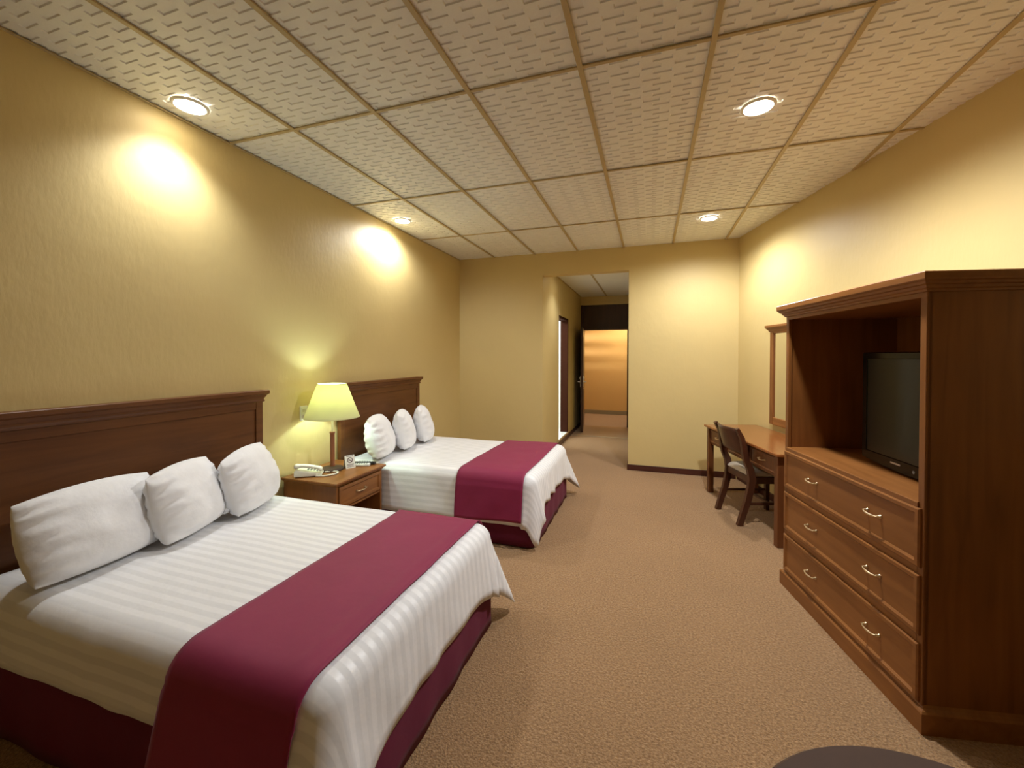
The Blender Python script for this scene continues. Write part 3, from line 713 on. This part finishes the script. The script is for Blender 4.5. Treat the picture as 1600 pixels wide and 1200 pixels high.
bm = bmesh.new(); molding(bm, .02, AW-.02, .012, AD, [(.0, 1.762), (.008, 1.764), (.010, 1.772), (.016, 1.776), (.020, 1.786), (.030, 1.790), (.034, 1.800), (.040, 1.804), (.042, 1.809), (.042, AT-.004), (.038, AT)], (1, 1, 1, 0)); obj('crown_moulding', bm, W_MED_X, ar)
bm = bmesh.new(); molding(bm, .046, AW-.046, .006, AD-.012, [(0, .890), (.0, .912), (-.003, .916)], (0, 0, 1, 0)); obj('tv_shelf', bm, W_MED_X, ar)
obox('rail', (.052, AW-.052, .014, .034, .895, .912), W_MED_X, ar)
for z0, z1 in ((.62, .654), (.343, .38)): obox('rail', (.052, AW-.052, .012, .034, z0, z1), W_MED_X, ar)
obox('drawer_case', (.046, AW-.046, .030, AD-.012, .105, .885), W_MED_X, ar)
for z0, z1 in ((.652, .892), (.378, .622), (.108, .345)):
    drawer(ar, .030, AW-.030, z0, z1, 0.0, W_MED_X, [(.34, (z0+z1)/2+.005), (.83, (z0+z1)/2+.005)], .012, .030, .009, .042)
# television
tv = thing('television', 'black flat television inside the wooden armoire', 'television', tuple(ar.matrix_basis @ Vector((0, 0, 0))), AROT)
tv.location = Vector((3.566, 3.318, 0)) + Matrix.Rotation(AROT, 3, 'Z') @ Vector((.70, .24, .9165))
tv.rotation_euler = (0, 0, AROT-math.radians(4))
TWD = .34
bm = bmesh.new()
N = 24; rr = []
def frame_ring(ix, iz0, iz1, y, sag=0):
    pts_ = []
    for i in range(N+1):
        u = -1+2*i/N; pts_.append(Vector((u*(TWD-ix), y, .024+iz0-sag*(1-u*u))))
    for i in range(N+1):
        u = 1-2*i/N; pts_.append(Vector((u*(TWD-ix), y, .612-iz1)))
    return pts_
rings(bm, [frame_ring(.02, .02, .02, .06, .012), frame_ring(0, 0, 0, .045, .018), frame_ring(0, 0, 0, -.004, .018), frame_ring(.006, .006, .006, -.012, .018), frame_ring(.038, .044, .034, -.012, 0), frame_ring(.042, .050, .038, -.004, 0)])
obj('bezel', bm, GLOSS_B, tv, 40, 'gloss black bezel with curved lower edge')
obox('screen', (-TWD+.040, TWD-.040, -.0075, -.004, .069, .579), SCREEN_M, tv)
bm = bmesh.new(); box(bm, -TWD+.06, TWD-.06, .045, .10, .10, .56, .02); obj('rear_housing', bm, PLASTIC_B, tv, 40)
bm = bmesh.new(); lathe(bm, [(.16, 0), (.16, .004), (.14, .007), (.05, .009)], 36)
for v in bm.verts: v.co.y = v.co.y*.5+.10
box(bm, -.06, .06, .08, .12, .006, .20, .006); obj('stand', bm, GLOSS_B, tv, 40)
obox('logo', (-.10, -.03, -.0135, -.0118, .044, .052), plain('logo_silver', (.55, .55, .55), .3, .6), tv, 0, False, 'small silver maker plate')
bm = bmesh.new(); t = bmesh.new(); lathe(t, [(.008, 0), (.008, .002)], 14); bmesh.ops.rotate(t, verts=t.verts, matrix=Matrix.Rotation(PI/2, 3, 'X')); bmesh.ops.translate(t, verts=t.verts, vec=(.06, -.0118, .038)); merge(bm, t)
obj('power_button', bm, BTN_M, tv)

# ------------------------------------------------------------------ desk against the slanting wall (local x = along wall towards viewer, +y = to the wall)
DS0, DS1, DD = .47, 1.905, .585; dc = (DS0+DS1)/2; dh = .745
dk = thing('writing_desk', 'reddish brown wooden writing desk with drawers under the mirror', 'desk', tuple(W2(dc, .30)), WROT)
hl = (DS1-DS0)/2; yf = .30-DD; yb_ = .28
bm = bmesh.new(); molding(bm, -hl+.02, hl-.02, yf+.02, yb_, [(.012, dh-.026), (.020, dh-.020), (.020, dh-.006), (.016, dh)], (1, 1, 1, 0)); obj('desk_top', bm, W_DESK, dk)
for sx in (-1, 1):
    for y in (yf+.05, yb_-.035):
        x = sx*(hl-.055); obox('leg', (x-.027, x+.027, y-.027, y+.027, 0, dh-.027), W_DLEG, dk, .004)
obox('apron', (-hl+.08, hl-.08, yb_-.045, yb_-.025, .55, dh-.027), W_DLEG, dk)
for sx in (-1, 1):
    x = sx*(hl-.055); obox('apron', (x-.012, x+.012, yf+.075, yb_-.06, .55, dh-.027), W_DLEG, dk)
obox('apron', (-hl+.08, hl-.08, yf+.045, yf+.062, .545, dh-.027), W_DLEG, dk)
e0, e1 = -hl+.085, hl-.085; wdr = (e1-e0-.06)/3
for i in range(3):
    x0 = e0+i*(wdr+.03); drawer(dk, x0, x0+wdr, .562, dh-.040, yf+.033, W_DLEG, [(x0+wdr/2, .64)], .014, .02, .006, .042)
# mirror on the wall
mr = thing('wall_mirror', 'tall wall mirror in brown wooden frame above the desk', 'mirror', tuple(W2(1.21, .0)), WROT)
mw = .45; z0, z1 = .805, 1.79
for sx in (-1, 1):
    a, b_ = sorted((sx*mw, sx*(mw-.06))); obox('frame_stile', (a, b_, -.036, -.006, z0, z1), W_MED_Z, mr, .006)
obox('frame_rail', (-mw+.06, mw-.06, -.036, -.006, z0, z0+.075), W_MED_X, mr, .006); obox('frame_rail', (-mw+.06, mw-.06, -.036, -.006, z1-.05, z1), W_MED_X, mr, .006)
bm = bmesh.new(); molding(bm, -mw, mw, -.038, -.004, [(0, z1-.03), (.006, z1-.025), (.010, z1-.012), (.018, z1-.004), (.030, z1+.010), (.034, z1+.016), (.034, z1+.034), (.030, z1+.038)], (1, 1, 1, 0)); obj('crown_moulding', bm, W_MED_X, mr)
obox('mirror_glass', (-mw+.055, mw-.055, -.022, -.014, z0+.07, z1-.045), MIRROR_M, mr)

# ------------------------------------------------------------------ chair (faces +y = the desk)
ch = thing('desk_chair', 'dark wooden chair with beige upholstered seat tucked at the desk', 'chair', tuple(W2(1.235, .40)), WROT+math.radians(3))
cwid = .20
for sx in (-1, 1):
    bm = bmesh.new(); sweep_x(bm, [(-.262, 0), (-.232, .10), (-.192, .22), (-.164, .34), (-.156, .42), (-.170, .50), (-.206, .58), (-.226, .68), (-.245, .78), (-.290, .865)], .036, [.046, .048, .052, .056, .060, .056, .048, .042, .036, .026], sx*cwid); obj('rear_leg', bm, W_CHAIR, ch, 40)
    bm = bmesh.new(); sweep_x(bm, [(.215, 0), (.215, .43)], .036, [.032, .042], sx*(cwid-.005)); obj('front_leg', bm, W_CHAIR, ch)
    obox('side_rail', (sx*cwid-.012, sx*cwid+.012, -.15, .20, .375, .435), W_CHAIR, ch, .004)
    obox('side_stretcher', (sx*cwid-.009, sx*cwid+.009, -.19, .205, .185, .208), W_CHAIR, ch, .003)
obox('front_rail', (-cwid+.012, cwid-.012, .203, .227, .375, .435), W_CHAIR, ch, .004); obox('rear_rail', (-cwid+.012, cwid-.012, -.178, -.154, .375, .435), W_CHAIR, ch, .004)
obox('cross_stretcher', (-cwid+.009, cwid-.009, .0, .02, .187, .206), W_CHAIR, ch, .003)
bm = bmesh.new(); N = 18; rr = []
for j in range(9):                                        # curved crest panel
    z = .625+.235*j/8; row = []
    for i in range(N+1):
        u = -1+2*i/N; bow = -.045*(1-u*u); yy = -.208-.065*(z-.625)/.235
        zz = z if j else z+.03*(1-u*u)
        row.append(Vector((u*(cwid-.012), yy+bow, zz)))
    rr.append(row)
rings(bm, rr, False, False, False); cr_ = obj('crest_panel', bm, W_CHAIR, ch, True); so = cr_.modifiers.new('solid', 'SOLIDIFY'); so.thickness = .016; so.offset = 0
bm = bmesh.new(); N = 14; top = []
for i in range(N+1):
    row = []
    for j in range(N+1):
        u = -1+2*i/N; v = -1+2*j/N; k = (1-u**6)*(1-v**6); row.append(Vector((u*(cwid-.004), .022+v*.195, .437+.048*k**.5)))
    top.append(row)
rings(bm, top, False, False, False); se = obj('seat_cushion', bm, SEAT_M, ch, True, 'beige upholstered seat pad')
so = se.modifiers.new('solid', 'SOLIDIFY'); so.thickness = .02; so.offset = 0

# ------------------------------------------------------------------ round table by the viewpoint
TABLE_M = plain('dark_brown_laminate', (.085, .048, .032), .7, spec=.15)
rtb = thing('round_table', 'dark brown round table edge at the bottom right corner', 'table', (3.205, .805, 0))
bm = bmesh.new(); lathe(bm, [(.32, .715), (.338, .718), (.342, .726), (.342, .742), (.336, .748), (.05, .748)], 64); obj('table_top', bm, TABLE_M, rtb, 40)
bm = bmesh.new(); lathe(bm, [(.343, .724), (.346, .727), (.346, .738), (.343, .741)], 64, cap=False); obj('metal_edge', bm, STEEL, rtb, True)
bm = bmesh.new(); lathe(bm, [(.045, .03), (.04, .06), (.04, .65), (.10, .70), (.10, .7149)], 24); obj('pedestal', bm, TABLE_M, rtb, 40)
bm = bmesh.new(); lathe(bm, [(.24, 0), (.24, .015), (.20, .03), (.05, .04)], 32); obj('foot', bm, TABLE_M, rtb, 40)
